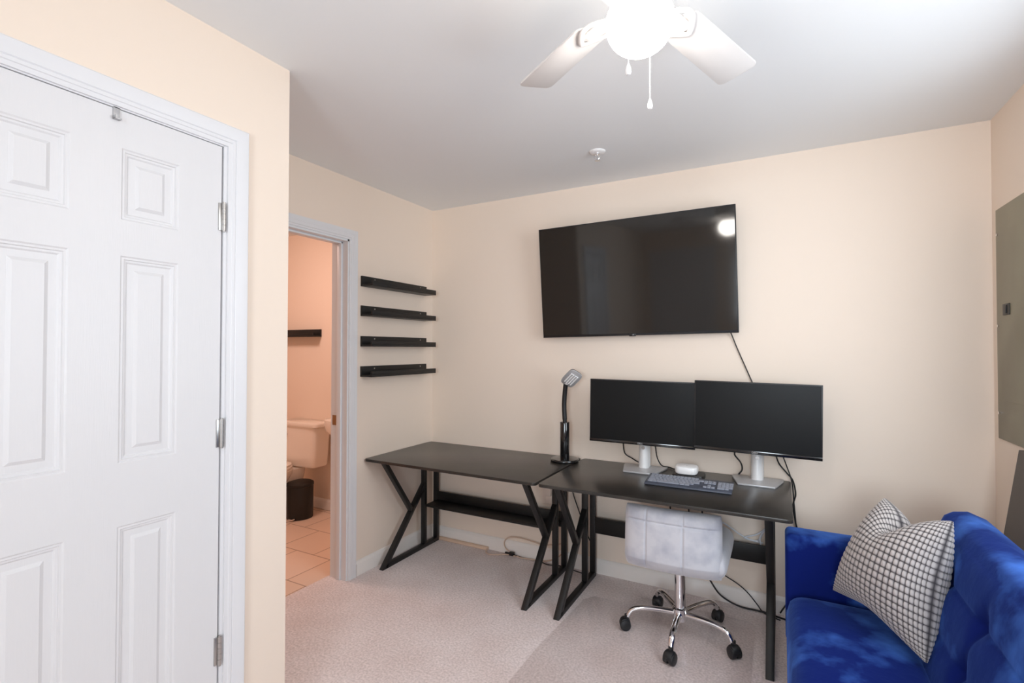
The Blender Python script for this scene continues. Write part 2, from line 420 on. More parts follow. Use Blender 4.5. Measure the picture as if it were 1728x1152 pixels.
# room entry door in the wall behind the camera (it shows as a reflection in the television)
t = door_slab([.86, .98, 1.20, 1.34, 1.56, 1.68], ZS, lambda h, s_, z: (s_, YF+.012+h, z)); struct('door_2', t, 'door', angle=15)
b = BM()
for (x0, x1, z0, z1) in ((.79, .856, 0, 2.135), (1.684, 1.75, 0, 2.135), (.856, 1.684, 2.07, 2.135)): box(b, x0, x1, YF, YF+.018, z0, z1, .003)
struct('trim_5', b, 'trim')
# over-door hook
b = BM(); box(b, dx, dx+.004, -2.338, -2.322, 2.030, 2.066, .001); box(b, dx-.036, dx+.004, -2.338, -2.322, 2.063, 2.066); box(b, dx, dx+.018, -2.338, -2.336, 2.030, 2.04)
box(b, dx+.004, dx+.016, -2.338, -2.322, 2.030, 2.034, .001)
tag(obj('door_hook', b, 'silverdark'), 'small white metal hook hanging over the top edge of the closet door', 'hook')

# ------------------------------------------------------------------ picture ledges on the left wall
def ledge(y0, y1, z, xw=0.0):
    b = BM()
    box(b, xw, xw+.014, y0, y1, z, z+.066, .001); box(b, xw+.014, xw+.10, y0, y1, z, z+.012, .001); box(b, xw+.088, xw+.10, y0, y1, z+.012, z+.034, .001)
    return b
words = ['topmost of the four black picture ledges on the wall beside the bathroom door', 'second from the top of the four black picture ledges beside the bathroom door',
         'third from the top of the four black picture ledges beside the bathroom door', 'lowest of the four black picture ledges, nearest above the desk']
for z, lb in zip((1.788, 1.602, 1.411, 1.222), words):
    s = tag(obj('picture_ledge', ledge(-.73, -.088, z), 'shelf'), lb, 'shelf', 'black picture ledges on the left wall')
    for y in (-.62, -.16):
        b = BM(); cyl(b, (.014, y, z+.05), (.0158, y, z+.05), .0045, n=12); obj('screw', b, 'nickel', s)
# the ledge in the bathroom, along x
b = BM(); yb = .05
box(b, -1.90, -1.255, yb-.014, yb, 1.503, 1.569, .001); box(b, -1.90, -1.255, yb-.10, yb-.014, 1.503, 1.515, .001); box(b, -1.90, -1.255, yb-.10, yb-.088, 1.515, 1.537, .001)
tag(obj('picture_ledge', b, 'shelf'), 'black picture ledge on the bathroom wall above the toilet', 'shelf')

# ------------------------------------------------------------------ bathroom
tl = thing('toilet', 'white two-piece toilet seen through the bathroom doorway', 'toilet', (-1.32, -.3, 0))
b = BM(); lathe(b, [(.86, .40), (.90, .41), (.93, .50), (.98, .70), (.98, .735)], (-1.32, -.065, 0), 64, .228, .098, 7); obj('tank', b, 'porcelain', tl)
b = BM(); lathe(b, [(1.0, .735), (1.05, .742), (1.05, .762), (1.03, .770), (.97, .774)], (-1.32, -.065, 0), 64, .232, .104, 8); obj('tank_lid', b, 'porcelain', tl)
b = BM(); lathe(b, [(.62, 0), (.64, .02), (.56, .06), (.52, .14), (.60, .22), (.86, .30), (1.0, .36), (1.02, .39), (.98, .40)], (-1.40, -.42, 0), 48, .17, .25, 2.4)
lathe(b, [(1, .0), (1, .03), (.85, .06), (.8, .22), (.95, .33), (1, .385)], (-1.40, -.18, 0), 40, .115, .13, 4)
obj('bowl', b, 'porcelain', tl)
b = BM(); lathe(b, [(1.0, .40), (1.03, .405), (1.03, .418), (.98, .424), (1.0, .426), (1.0, .438), (.9, .445)], (-1.40, -.42, 0), 48, .17, .24, 2.4); obj('seat_lid', b, 'porcelain', tl)
b = BM(); box(b, -1.49, -1.41, -.176, -.165, .66, .675, .004); obj('flush_handle', b, 'chrome', tl)

bn = thing('pedal_bin', 'small black round pedal bin on the bathroom floor beside the toilet', 'bin', (-1.225, -.185, -.004))
b = BM(); cyl(b, (-1.225, -.185, -.004), (-1.225, -.185, .262), .102, .104, 48, .004); obj('body', b, 'black', bn)
b = BM(); lathe(b, [(.107, .264), (.108, .270), (.106, .283), (.09, .292), (.05, .297), (.001, .298)], (-1.225, -.185, 0), 48); obj('lid', b, 'black', bn)
b = BM(); box(b, -1.205, -1.165, -.315, -.28, .008, .020, .004, rot=None); obj('pedal', b, 'chrome', bn)

sk = thing('bathroom_sink', 'white pedestal sink just showing past the bathroom door frame', 'sink', (-.73, -.12, 0))
b = BM(); lathe(b, [(.35, .66), (.7, .69), (.95, .74), (1.0, .80), (1.0, .825), (.96, .83)], (-.72, -.10, 0), 48, .24, .14, 3.2); obj('basin', b, 'porcelain', sk)
b = BM(); lathe(b, [(1.1, -.004), (1.05, .05), (.8, .12), (.75, .5), (.95, .64)], (-.70, -.07, 0), 32, .085, .08, 3); obj('pedestal', b, 'porcelain', sk)

# ------------------------------------------------------------------ desks
def desk(name, label, x0, x1, yf, yk, fx, shelf):
    zt = .708
    d = thing(name, label, 'desk', ((x0+x1)/2, (yf+yk)/2, 0), 0, 'pair of black desks along the back wall')
    r = .022; poly = []
    for cx, cy, a0 in ((x1-r, yk-r, 0), (x0+r, yk-r, 90), (x0+r, yf+r, 180), (x1-r, yf+r, 270)):
        for k in range(6):
            a = math.radians(a0+18*k); poly.append((cx+r*math.cos(a), cy+r*math.sin(a), zt-.016))
    b = BM(); prism(b, poly, (0, 0, .016), .0015); obj('tabletop', b, 'blackwood', d)
    th, wd = .026, .034; zb = zt-.016
    for x in fx:
        b = BM()
        bar_yz(b, x, wd, (yf+.105, th/2), (yk-.02, th/2), th)                                  # floor bar
        bar_yz(b, x, wd, (yk-.033, th), (yk-.033, zb), th)                                       # rear post
        bar_yz(b, x, wd, (yk-.175, th), (yk-.175, zb), th)                                      # middle post
        bar_yz(b, x, wd, (yf+.095, 0), (yk-.175, .445), th+.004, ca='z', cb='y')                    # long brace
        bar_yz(b, x, wd, (yf+.085, zb), (yf+.365, .295), th, ca='z')                         # short brace
        bar_yz(b, x, wd, (yf+.06, zb-.008), (yk-.02, zb-.008), .016)
        obj('leg_frame', b, 'black', d)
    b = BM(); box(b, fx[0]+wd/2, fx[1]-wd/2, yk-.046, yk-.032, .268, .362, .001); obj('back_panel', b, 'shelf', d)
    if shelf:
        b = BM(); box(b, fx[0]+wd/2, fx[1]-wd/2, yk-.19, yk-.046, .29, .302, .001); obj('lower_shelf', b, 'shelf', d)
    return d
desk('computer_desk', 'empty black wooden desk with lower shelf in the corner under the picture ledges', .006, 1.196, -.70, -.022, (.083, 1.092), True)
desk('computer_desk', 'black wooden desk carrying the two monitors and the keyboard', 1.212, 2.352, -.705, -.022, (1.283, 2.262), False)

# ------------------------------------------------------------------ monitors
ZD = .708
def monitor(label, cx, y, zc, ang, bx, by, side):
    m = thing('computer_monitor', label, 'monitor', (bx, by, ZD), 0, 'widescreen monitors on the desk')
    # panel pieces in local space of a turned frame
    R = Matrix.Translation((cx, y, zc)) @ Matrix.Rotation(ang, 4, 'Z') @ Matrix.Rotation(math.radians(0.7), 4, 'Y')
    w, h = .585, .364
    b = BM(); box(b, -w/2, w/2, 0, .009, -h/2, h/2, .0015, rot=R); box(b, -w/2+.06, w/2-.06, .009, .030, -h/2+.03, h/2-.05, .008, rot=R); box(b, -.09, .09, .03, .05, -.09, .09, .006, rot=R)
    hs = obj('housing', b, 'plastic', m)
    b = BM(); box(b, -w/2+.006, w/2-.006, -.0012, 0, -h/2+.018, h/2-.006, rot=R); obj('screen', b, 'screen', m)
    b = BM(); box(b, -w/2, w/2, -.003, .0, -h/2, -h/2+.017, .001, rot=R); bz = obj('chin', b, 'gloss', m)
    b = BM()
    # stand neck, tapering column behind the panel
    prism(b, [(bx-.031, by+.012, ZD+.008), (bx+.031, by+.012, ZD+.008), (bx+.031, by+.036, ZD+.008), (bx-.031, by+.036, ZD+.008)], (0, 0, .36), .006)
    cyl(b, (bx-.0, by+.0, ZD+.008), (bx, by+.008, ZD+.22), .030, .026, 28)
    nk = obj('stand_neck', b, 'silver', m)
    b = BM(); cyl(b, (bx+.002, by-.030, ZD+.125), (bx+.002, by-.023, ZD+.125), .010, n=20); obj('cable_hole', b, 'nickel', nk)
    b = BM(); prism(b, [(bx-.122, by+.06, ZD), (bx+.122, by+.06, ZD), (bx+.122, by+.02, ZD), (bx+.085, by-.135, ZD), (bx-.085, by-.135, ZD), (bx-.122, by+.02, ZD)], (0, 0, .009), .0015)
    obj('stand_base', b, 'silverdark', m)
    lp = R @ Vector((0, -.0032, -h/2+.0085)) - m.location
    text('logo', 'DELL', .013, 'label', lp, (PI/2, 0, ang), m)
    return m
monitor('widescreen monitor nearer the desk lamp, its edge tucked behind the other one', 1.6095, -.184, 1.037, math.radians(4), 1.612, -.115, 'l')
monitor('widescreen monitor nearer the sofa, overlapping the edge of the other one', 2.194, -.200, 1.046, 0, 2.198, -.095, 'r')

# ------------------------------------------------------------------ television
tv = thing('television', 'large flat television mounted on the wall above the monitors', 'television', (1.52, -.03, 1.82))
PH, PW = .692, 1.152
tilt = math.radians(4.5)
RT = Matrix.Translation((1.536, -.070, 1.478)) @ Matrix.Rotation(math.radians(1.6), 4, 'Z') @ Matrix.Rotation(math.radians(-0.9), 4, 'Y') @ Matrix.Rotation(tilt, 4, 'X')
b = BM(); box(b, -PW/2, PW/2, 0, .012, 0, PH, .002, rot=RT); box(b, -PW/2+.12, PW/2-.12, .012, .045, .03, PH-.22, .01, rot=RT); obj('housing', b, 'plastic', tv)
b = BM(); box(b, -PW/2+.006, PW/2-.006, -.0015, 0, .014, PH-.006, rot=RT); obj('screen', b, 'tvscreen', tv)
b = BM(); box(b, -.02, .02, -.003, .004, -.004, .012, .002, rot=RT); ch = obj('sensor_bump', b, 'plastic', tv)
lp = RT @ Vector((0.004, -.0034, .005)) - tv.location
text('logo', 'LG', .009, 'label', lp, (PI/2+tilt, 0, math.radians(1.6)), tv)
b = BM(); box(b, 1.38, 1.70, -.075, -.001, 1.70, 1.95, .004); obj('wall_bracket', b, 'black', tv)

# ------------------------------------------------------------------ desk lamp
lx, ly = 1.135, -.15
la = thing('desk_lamp', 'glossy black desk lamp with round base and tilted rectangular head', 'lamp', (lx, ly, ZD))
b = BM(); lathe(b, [(.083, 0), (.086, .004), (.086, .012), (.082, .017), (.04, .019), (.001, .020)], (lx, ly, ZD), 56); obj('base', b, 'gloss', la)
b = BM(); cyl(b, (lx, ly, ZD+.018), (lx, ly, ZD+.24), .0285, .029, 40, .003); obj('column', b, 'gloss', la)
b = BM(); cyl(b, (lx, ly, ZD+.24), (lx, ly, ZD+.262), .013, n=24); tube(b, [(lx, ly, ZD+.255), (lx-.004, ly, ZD+.34), (lx+.002, ly-.003, ZD+.42), (lx+.012, ly-.012, ZD+.475)], .0145, 16)
obj('neck', b, 'plastic', la)
O = Vector((lx+.012, ly-.012, ZD+.472)); U = Vector((.105, -.055, .085)).normalized(); Wv = Vector((1, .12, 0)); Wv = (Wv-U*Wv.dot(U)).normalized(); N = U.cross(Wv)
if N.y > 0: N = -N
RH = Matrix((Wv, U, -N)).transposed().to_4x4(); RH.translation = O     # local x width, y length, z back side
b = BM()
lathe(b, [(1.0, 0), (1.03, .004), (1.0, .012), (.85, .022), (.5, .028), (.01, .030)], (0, .063, 0), 48, .043, .068, 4); bmesh.ops.transform(b, matrix=RH, verts=b.verts)
hd = obj('head', b, 'gloss', la)
b = BM(); lathe(b, [(.88, -.001), (.88, .002)], (0, .063, 0), 48, .041, .066, 5); bmesh.ops.transform(b, matrix=RH, verts=b.verts); obj('reflector', b, 'silver', hd)
b = BM(); lathe(b, [(.99, -.0025), (1.035, 0), (1.04, .004), (1.0, .006)], (0, .063, 0), 48, .043, .068, 4); bmesh.ops.transform(b, matrix=RH, verts=b.verts); obj('rim', b, 'silverdark', hd)
for k in (-1, 1):
    b = BM(); tube(b, [(k*.014-.007, .022, -.006), (k*.014-.007, .105, -.006), (k*.014+.007, .105, -.006), (k*.014+.007, .022, -.006)], .0052, 12, smooth=False)
    bmesh.ops.transform(b, matrix=RH, verts=b.verts); obj('lamp_tube', b, 'white', hd)
b = BM(); tube(b, [O-U*.014+Vector((0, 0, -.004)), O+U*.012], .010, 12, smooth=False); obj('head_joint', b, 'silver', la)

# ------------------------------------------------------------------ keyboard
kb = thing('keyboard', 'dark grey full size keyboard lying in front of the monitors', 'keyboard', (1.897, -.372, ZD), math.radians(1.0))
KW, KD = .410, .150
b = BM(); prism(b, [(-KW/2, -KD/2, 0.001), (-KW/2, KD/2, .004), (-KW/2, KD/2, .026), (-KW/2, -KD/2+.012, .013), (-KW/2, -KD/2, .009)], (KW, 0, 0), .003)
obj('case', b, 'keyb', kb, world=False)
kt = BM(); kw = .0165
prism(kt, [(-kw/2, -kw/2, 0), (kw/2, -kw/2, 0), (kw/2, kw/2, 0), (-kw/2, kw/2, 0)], (0, 0, .006), .0015)
k0 = None
def put_key(x, y, sx=1.0):
    global k0
    z = .013+(y+KD/2-.012)/(KD-.012)*.013
    if k0 is None:
        k0 = obj('key', kt, 'key', kb, world=False); o = k0
    else:
        o = k0.copy(); COL.objects.link(o); o.parent = kb
    o.location = (x, y, z-.0015); o.rotation_euler = (math.atan(.013/(KD-.012)), 0, 0); o.scale = (sx, 1, 1)
rows = [(.056, [1]*13, .0), (.033, [1]*13+[1.6], 0), (.014, [1.5]+[1]*12, 0), (-.005, [1.8]+[1]*10+[1.8], 0), (-.024, [2.2]+[1]*10, 0), (-.043, [1.3, 1.3, 6, 1.3, 1.3], 0)]
for y, ws, _ in rows:
    x = -KW/2+.012
    for s_ in ws:
        wdt = .0182*s_; put_key(x+wdt/2, y, (wdt-.0017)/kw); x += wdt
for y in (.033, .014):
    for i in range(3): put_key(.082+.0185*i, y)
put_key(.1005, -.024)
for i in range(3): put_key(.082+.0185*i, -.043)
for y in (.033, .014, -.005, -.024):
    for i in range(4): put_key(.146+.0175*i, y)
put_key(.155, -.043, 2.0); put_key(.181, -.043)

# ------------------------------------------------------------------ router and the box below it
b = BM(); lathe(b, [(.93, 0), (1, .003), (1, .020), (.97, .024)], (1.872, -.20, ZD), 56, .080, .062, 6)
tag(obj('media_box', b, 'plastic'), 'flat black box under the white router on the desk', 'electronics box')
rz = ZD+.024
ro = thing('wifi_router', 'small white rounded router on top of the flat black box', 'router', (1.862, -.205, rz))
b = BM(); lathe(b, [(.84, 0), (.95, .004), (1, .014), (1, .030), (.95, .038), (.80, .042), (.01, .043)], (1.862, -.205, rz), 56, .058, .052, 3.4); obj('body', b, 'white', ro)
b = BM(); lathe(b, [(.5, 0), (.5, .0008)], (1.866, -.222, rz+.0425), 20, .006, .005); obj('status_light', b, 'label', ro)

# ------------------------------------------------------------------ office chair
hx, hy = 1.868, -.452
ch = thing('office_chair', 'low grey velvet swivel chair with chrome five-star base at the desk', 'chair', (hx, hy, 0))
def soft_box(size, seams_u=(), seams_v=(), puff=.012, bev=.03, n=(40, 28), depth=.006):
    """cushion slab: x = width, z = height, y = thickness; stitched seams are sunk on the front (-y) and back faces"""
    w_, t_, h_ = size; bm = BM(); nu, nv = n; S_ = {}
    def pt(u, v, s):
        # superellipse edge rounding
        e = 1-max(abs(u), 0)**10; f = 1-abs(v)**8
        th = (max(e, 0)*max(f, 0))**.5
        d = 0
        for c in seams_u: d = max(d, math.exp(-((u-c)/.018)**2))
        for c in seams_v: d = max(d, math.exp(-((v-c)/.03)**2))
        pf = puff*(1-u*u)*(1-v*v)
        return Vector((u*w_/2*(1-.03*v**8), s*((t_/2)*th+pf*.7-depth*d*th), v*h_/2*(1-.02*u**8)))
    for s in (-1, 1):
        g = [[bm.verts.new(pt(-1+2*i/nu, -1+2*j/nv, s)) for i in range(nu+1)] for j in range(nv+1)]
        for j in range(nv):
            for i in range(nu): bm.faces.new((g[j][i], g[j][i+1], g[j+1][i+1], g[j+1][i]))
    bmesh.ops.remove_doubles(bm, verts=bm.verts[:], dist=1e-4); bmesh.ops.recalc_face_normals(bm, faces=bm.faces[:])
    return bm
# backrest: slab leaning slightly, its outer face towards the camera, stitched into panels
zt0, zb0 = .672, .375
b = soft_box((.436, .085, .295), seams_u=(-.50, .26), seams_v=(.58,), puff=.008, n=(150, 90), depth=.007)
for v in b.verts:
    v.co.y -= .05*((v.co.x/.218)**2)*-1 * .5        # side wings curve towards the seat
    if v.co.z < -.09: v.co.y += (-(v.co.z)-.09)*.55
RB = Matrix.Translation((hx-.008, -.632, .507)) @ Matrix.Rotation(math.radians(-4.5), 4, 'X') @ Matrix.Rotation(math.radians(1.0), 4, 'Z')
bmesh.ops.transform(b, matrix=RB, verts=b.verts); bk = obj('backrest', b, 'velvet', ch, angle=60)
b = soft_box((.445, .14, .45), puff=.014, n=(80, 70), depth=0)
RS = Matrix.Translation((hx+.006, -.415, .425)) @ Matrix.Rotation(PI/2, 4, 'X')
bmesh.ops.transform(b, matrix=RS, verts=b.verts); obj('seat', b, 'velvet', ch, angle=60)
b = BM(); cyl(b, (hx, hy, .33), (hx, hy, .352), .09, .1, 24); box(b, hx-.11, hx+.11, hy-.05, hy+.05, .335, .35, .003); obj('seat_plate', b, 'black', ch)
b = BM(); cyl(b, (hx, hy, .12), (hx, hy, .345), .0255, n=36); obj('gas_column', b, 'chrome', ch)
b = BM(); lathe(b, [(.026, .070), (.034, .074), (.037, .10), (.036, .128), (.030, .134), (.026, .135)], (hx, hy, 0), 36); hub = obj('hub', b, 'chrome', ch)
for k in range(5):
    a = math.radians(-89+72*k); d = Vector((math.cos(a), math.sin(a), 0)); c = Vector((hx, hy, 0)); R_ = .252
    b = BM(); tube(b, [c+d*.02+Vector((0, 0, .104)), c+d*.10+Vector((0, 0, .112)), c+d*.19+Vector((0, 0, .112)), c+d*(R_-.02)+Vector((0, 0, .098)), c+d*R_+Vector((0, 0, .066))], lambda t: .0165-.004*t, 16, 6, flat=.8)
    lg = obj('leg', b, 'chrome', ch)
    s = Vector((-d.y, d.x, 0)); p = c+d*(R_+.004)
    ca = math.radians(random.uniform(-50, 50)) + a; e = Vector((math.cos(ca), math.sin(ca), 0)); s = Vector((-e.y, e.x, 0))
    b = BM(); cyl(b, p+Vector((0, 0, .052)), p+Vector((0, 0, .074)), .011, n=16)
    q = p+e*.008
    cyl(b, q-s*.024+Vector((0, 0, .0265)), q-s*.004+Vector((0, 0, .0265)), .0265, n=28, bev=.004); cyl(b, q+s*.004+Vector((0, 0, .0265)), q+s*.024+Vector((0, 0, .0265)), .0265, n=28, bev=.004)
    cyl(b, q-s*.019+Vector((0, 0, .034)), q+s*.019+Vector((0, 0, .034)), .0255, n=28, bev=.005)
    obj('caster', b, 'tyre', lg)

# ------------------------------------------------------------------ chair mat
poly = [(1.335, -.36), (1.375, -.30), (1.60, -.29), (1.61, -.20), (1.64, -.175), (2.16, -.175), (2.19, -.20), (2.20, -1.5), (1.30, -1.5), (1.30, -.9)]
b = BM(); prism(b, [(x, y, .0008) for x, y in poly], (0, 0, .0022), .0007)
tag(obj('chair_mat', b, 'clear'), 'clear plastic floor mat on the carpet under the grey swivel chair', 'floor mat')

# ------------------------------------------------------------------ sofa
so = thing('sofa', 'royal blue velvet sofa with channelled backrest along the right wall', 'sofa', (2.7, -1.35, 0))
SY0, SY1 = -2.12, -.60
# backrest profile: front bottom -> front top -> back top -> back bottom
FB, FT, BT, BB = Vector((2.70, .34)), Vector((2.840, .755)), Vector((2.985, .748)), Vector((2.955, .30))
prof = []
fn = Vector((-(FT-FB).y, (FT-FB).x)).normalized()
NS = 60; seamv = (.36, .70)
for i in range(NS+1):
    s_ = i/NS; p = FB.lerp(FT, s_); puff = 0
    for lo, hi in ((0, .36), (.36, .70), (.70, 1.0)):
        if lo <= s_ <= hi: puff = .011*math.sin(PI*(s_-lo)/(hi-lo))**.55
    prof.append(p+fn*puff)
prof += [FT+Vector((.010, .022)), FT+Vector((.035, .038)), FT+Vector((.075, .044)), BT+Vector((-.02, .03)), BT+Vector((-.003, .012)), BT, BT.lerp(BB, .5), BB, BB.lerp(FB, .5)]
bm = BM(); y1e, y0e = -.545, -2.17; er = .05; cxz = Vector((2.87, .53))
yl = []
for i in range(9): a = PI/2*i/8; yl.append((y1e-er+er*math.cos(a), er*(1-math.sin(a))))
for i in range(1, 120): yl.append((y1e-er-(y1e-y0e-2*er)*i/120, 0))
for i in range(9): a = PI/2*(1-i/8); yl.append((y0e+er-er*math.cos(a), er*(1-math.sin(a))))
rings = []
for y, ins in yl:
    ring = []
    for i, p in enumerate(prof):
        q = Vector(p); dv = q-cxz; q = q-dv/dv.length*min(ins, dv.length*.9)
        if i <= NS:
            s_ = i/NS
            for ty in (-.86, -1.17, -1.48, -1.79):
                d = math.exp(-((y-ty)/.014)**2)*.006*math.sin(PI*min(max((s_-.0), 0), 1))
                for sv in seamv:
                    d += .018*math.exp(-(((y-ty)/.035)**2+((s_-sv)/.10)**2))
                q = q-fn*d
        ring.append(bm.verts.new((q.x, y, q.y)))
    rings.append(ring)
m_ = len(prof)
for a_, c_ in zip(rings, rings[1:]):
    for j in range(m_): bm.faces.new((a_[j], a_[(j+1) % m_], c_[(j+1) % m_], c_[j]))
bm.faces.new(rings[0][::-1]); bm.faces.new(rings[-1]); bmesh.ops.recalc_face_normals(bm, faces=bm.faces[:])
obj('backrest', bm, 'blue', so, angle=75)
# seat: broad cushion with soft crown
bm = BM(); nx, ny = 30, 60; X0, X1 = 2.325, 2.735; g = []
def seat_pt(i, j):
    u = i/nx*2-1; v = j/ny*2-1
    ex = (1-abs(u)**8); ey = (1-abs(v)**20)
    z = .30+.10*(max(ex, 0)*max(ey, 0))**.45 + .014*(1-u*u)*(1-v*v) - (.006 if u > .9 else 0)
    return Vector(((X0+X1)/2+u*(X1-X0)/2, (SY0+SY1)/2+v*(SY1-SY0)/2, z))
g = [[bm.verts.new(seat_pt(i, j)) for i in range(nx+1)] for j in range(ny+1)]
for j in range(ny):
    for i in range(nx): bm.faces.new((g[j][i], g[j][i+1], g[j+1][i+1], g[j+1][i]))
lo = [[bm.verts.new((x, y, .20)) for x in (X0, X1)] for y in (SY0, SY1)]
bm.faces.new((lo[0][0], lo[1][0], lo[1][1], lo[0][1]))
bm.faces.new([lo[0][0]]+[g[0][i] for i in range(nx+1)][::1]+[lo[0][1]])
bm.faces.new([lo[1][0]]+[g[ny][i] for i in range(nx+1)]+[lo[1][1]])
bm.faces.new([lo[0][0]]+[g[j][0] for j in range(ny+1)]+[lo[1][0]])
bm.faces.new([lo[0][1]]+[g[j][nx] for j in range(ny+1)]+[lo[1][1]])
bmesh.ops.recalc_face_normals(bm, faces=bm.faces[:]); obj('seat', bm, 'blue', so, angle=60)
for (a0, a1) in ((-.598, -.47), (-2.25, -2.122)):
    b = BM(); box(b, 2.322, 2.90, a0, a1, .16, .617, .022, 4); obj('armrest', b, 'blue', so, angle=60)
b = BM(); box(b, 2.345, 2.93, -2.13, -.59, .12, .205, .01); obj('base', b, 'blue', so)
for x in (2.39, 2.88):
    for y in (-.55, -2.17):
        b = BM(); cyl(b, (x, y, 0), (x, y, .165), .014, .024, 16); obj('leg', b, 'wood', so)

# ------------------------------------------------------------------ throw pillow: waffle plush, pinched top
TLc, TRc, BLc, BRc = Vector((2.662, -.625, .822)), Vector((2.802, -.890, .836)), Vector((2.492, -.632, .432)), Vector((2.703, -1.030, .425))
NC = 27; SUB = 8; NP = NC*SUB
pn = ((TLc-BLc).cross(BRc-BLc)).normalized()
camdir = Vector((2.314, -3.013, 1.396))-(TLc+BRc)/2
if pn.dot(camdir) < 0: pn = -pn
pb = BM(); gl = pb.verts.layers.float.new('groove')
for side in (1, -1):
    g = []
    for j in range(NP+1):
        row = []
        for i in range(NP+1):
            u = i/NP; v = j/NP
            us = .12*(2*u-1)+.88*math.sin(PI/2*(2*u-1)); vs = .12*(2*v-1)+.88*math.sin(PI/2*(2*v-1)); ub = (us+1)/2; vb = (vs+1)/2
            base_ = (BLc*(1-ub)+BRc*ub)*(1-vb)+(TLc*(1-ub)+TRc*ub)*vb
            # pinch the edges between the corners
            mid = (BLc+BRc+TLc+TRc)/4
            pull = .035*(1-us*us)*abs(vs)**3 + .022*(1-vs*vs)*abs(us)**3
            if vs > 0: pull += .10*math.exp(-((us-.05)/.42)**2)*vs**2.2
            dirc = (mid-base_); base_ = base_+dirc.normalized()*min(pull, dirc.length*.8) if dirc.length > 1e-6 else base_
            th = .116*((1-us**2)*(1-vs**2))**.45
            if vs > 0 and side > 0: th -= .030*math.exp(-((us)/.30)**2)*vs**1.5*(1-vs**6)
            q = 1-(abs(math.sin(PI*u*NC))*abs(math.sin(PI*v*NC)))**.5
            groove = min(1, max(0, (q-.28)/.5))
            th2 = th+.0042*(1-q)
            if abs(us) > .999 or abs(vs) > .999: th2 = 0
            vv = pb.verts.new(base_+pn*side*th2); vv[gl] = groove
            row.append(vv)
        g.append(row)
    for j in range(NP):
        for i in range(NP): pb.faces.new((g[j][i], g[j][i+1], g[j+1][i+1], g[j+1][i]))
bmesh.ops.remove_doubles(pb, verts=pb.verts[:], dist=1e-5); bmesh.ops.recalc_face_normals(pb, faces=pb.faces[:])
tag(obj('throw_pillow', pb, 'waffle', angle=180), 'square greige waffle-textured throw pillow leaning on the blue sofa', 'pillow')

# ------------------------------------------------------------------ dark board leaning on the right wall behind the sofa
b = BM(); prism(b, [(2.995, -.32, .001), (3.013, -.32, .001), (W-.002, -.32, 1.0), (W-.020, -.32, 1.0)], (0, -1.1, 0), .002)
tag(obj('leaning_board', b, 'board'), 'dark grey board leaning against the right wall behind the sofa', 'board')

# ------------------------------------------------------------------ breaker panel
bp_ = thing('breaker_panel', 'grey green electrical breaker panel on the right wall above the sofa', 'electrical panel', (W, -.24, 1.5))
b = BM(); box(b, W-.006, W, -.445, -.062, 1.008, 2.012, .002); obj('cover', b, 'panel', bp_)
b = BM(); box(b, W-.0095, W-.006, -.405, -.118, 1.18, 1.90, .0015); dr = obj('door', b, 'panel', bp_)
b = BM(); box(b, W-.013, W-.0095, -.222, -.152, 1.542, 1.590, .001); lt = obj('latch', b, 'latch', dr)
b = BM(); box(b, W-.0165, W-.013, -.199, -.184, 1.549, 1.583, .001); obj('latch_slide', b, 'black', lt)
for z in (1.90, 1.50, 1.12):
    for y in (-.082, -.425):
        b = BM(); cyl(b, (W-.006, y, z), (W-.0095, y, z), .006, n=14); obj('screw', b, 'chrome', bp_)

# ------------------------------------------------------------------ wall outlets
ou = thing('wall_outlet', 'beige wall outlet with white plug-in adapter behind the desks', 'outlet', (.965, 0, .44))
b = BM(); box(b, .915, 1.015, -.006, 0, .375, .505, .003); obj('cover_plate', b, 'outlet', ou)
b = BM(); box(b, .945, .985, -.010, -.006, .385, .43, .003); obj('socket', b, 'outlet', ou)
b = BM(); lathe(b, [(1, 0), (1, .02), (.9, .028)], (0, 0, 0), 32, .022, .030, 4); bmesh.ops.transform(b, matrix=Matrix.Translation((.968, -.006, .465)) @ Matrix.Rotation(PI/2, 4, 'X'), verts=b.verts)
obj('plug_adapter', b, 'outlet', ou)

# ------------------------------------------------------------------ floor cord cover, power strip and cables
b = BM(); prism(b, [(.075, -.0145, .001), (.075, -.042, .001), (.075, -.040, .012), (.075, -.034, .020), (.075, -.022, .021), (.075, -.0145, .018)], (.435, 0, 0), .002)
tag(obj('cord_cover', b, 'cover'), 'beige plastic cord cover along the baseboard under the empty desk', 'cord cover')
def cable(name, pts, r, m, label):
    b = BM(); tube(b, pts, r, 10, 8); return tag(obj(name, b, m), label, 'cable')
cable('extension_cord', [(.505, -.03, .012), (.53, -.085, .008), (.575, -.10, .008), (.66, -.055, .008), (.70, -.045, .010), (.74, -.055, .010), (.70, -.025, .014), (.65, -.022, .035), (.637, -.022, .075), (.67, -.022, .112), (.75, -.022, .126), (.86, -.022, .118),
      (.93, -.022, .112), (1.02, -.022, .13), (1.06, -.022, .14), (1.075, -.022, .10), (1.03, -.025, .05), (.96, -.03, .015), (.88, -.035, .008), (.78, -.05, .008), (.735, -.04, .010)], .0042, 'cableb', 'beige extension cord looping over the baseboard under the empty desk')
b = BM(); box(b, .69, .725, -.055, -.03, .006, .03, .004); box(b, .655, .69, -.050, -.036, .012, .022, .003)
tag(obj('cord_plug', b, 'plastic'), 'black plug lying on the carpet at the end of the beige cord', 'plug')
cable('power_cable', [(.725, -.045, .014), (.80, -.04, .006), (.90, -.035, .005), (.98, -.055, .005), (1.06, -.035, .005), (1.14, -.05, .005), (1.215, -.065, .005), (1.27, -.06, .005), (1.29, -.035, .03), (1.275, -.02, .14), (1.24, -.02, .22), (1.18, -.02, .365), (1.135, -.018, .485), (1.11, -.012, .60), (1.10, -.012, .72), (1.115, -.05, .716), (1.125, -.085, .714)], .0032, 'cable',
      'black lamp cable running down behind the desks and along the carpet')
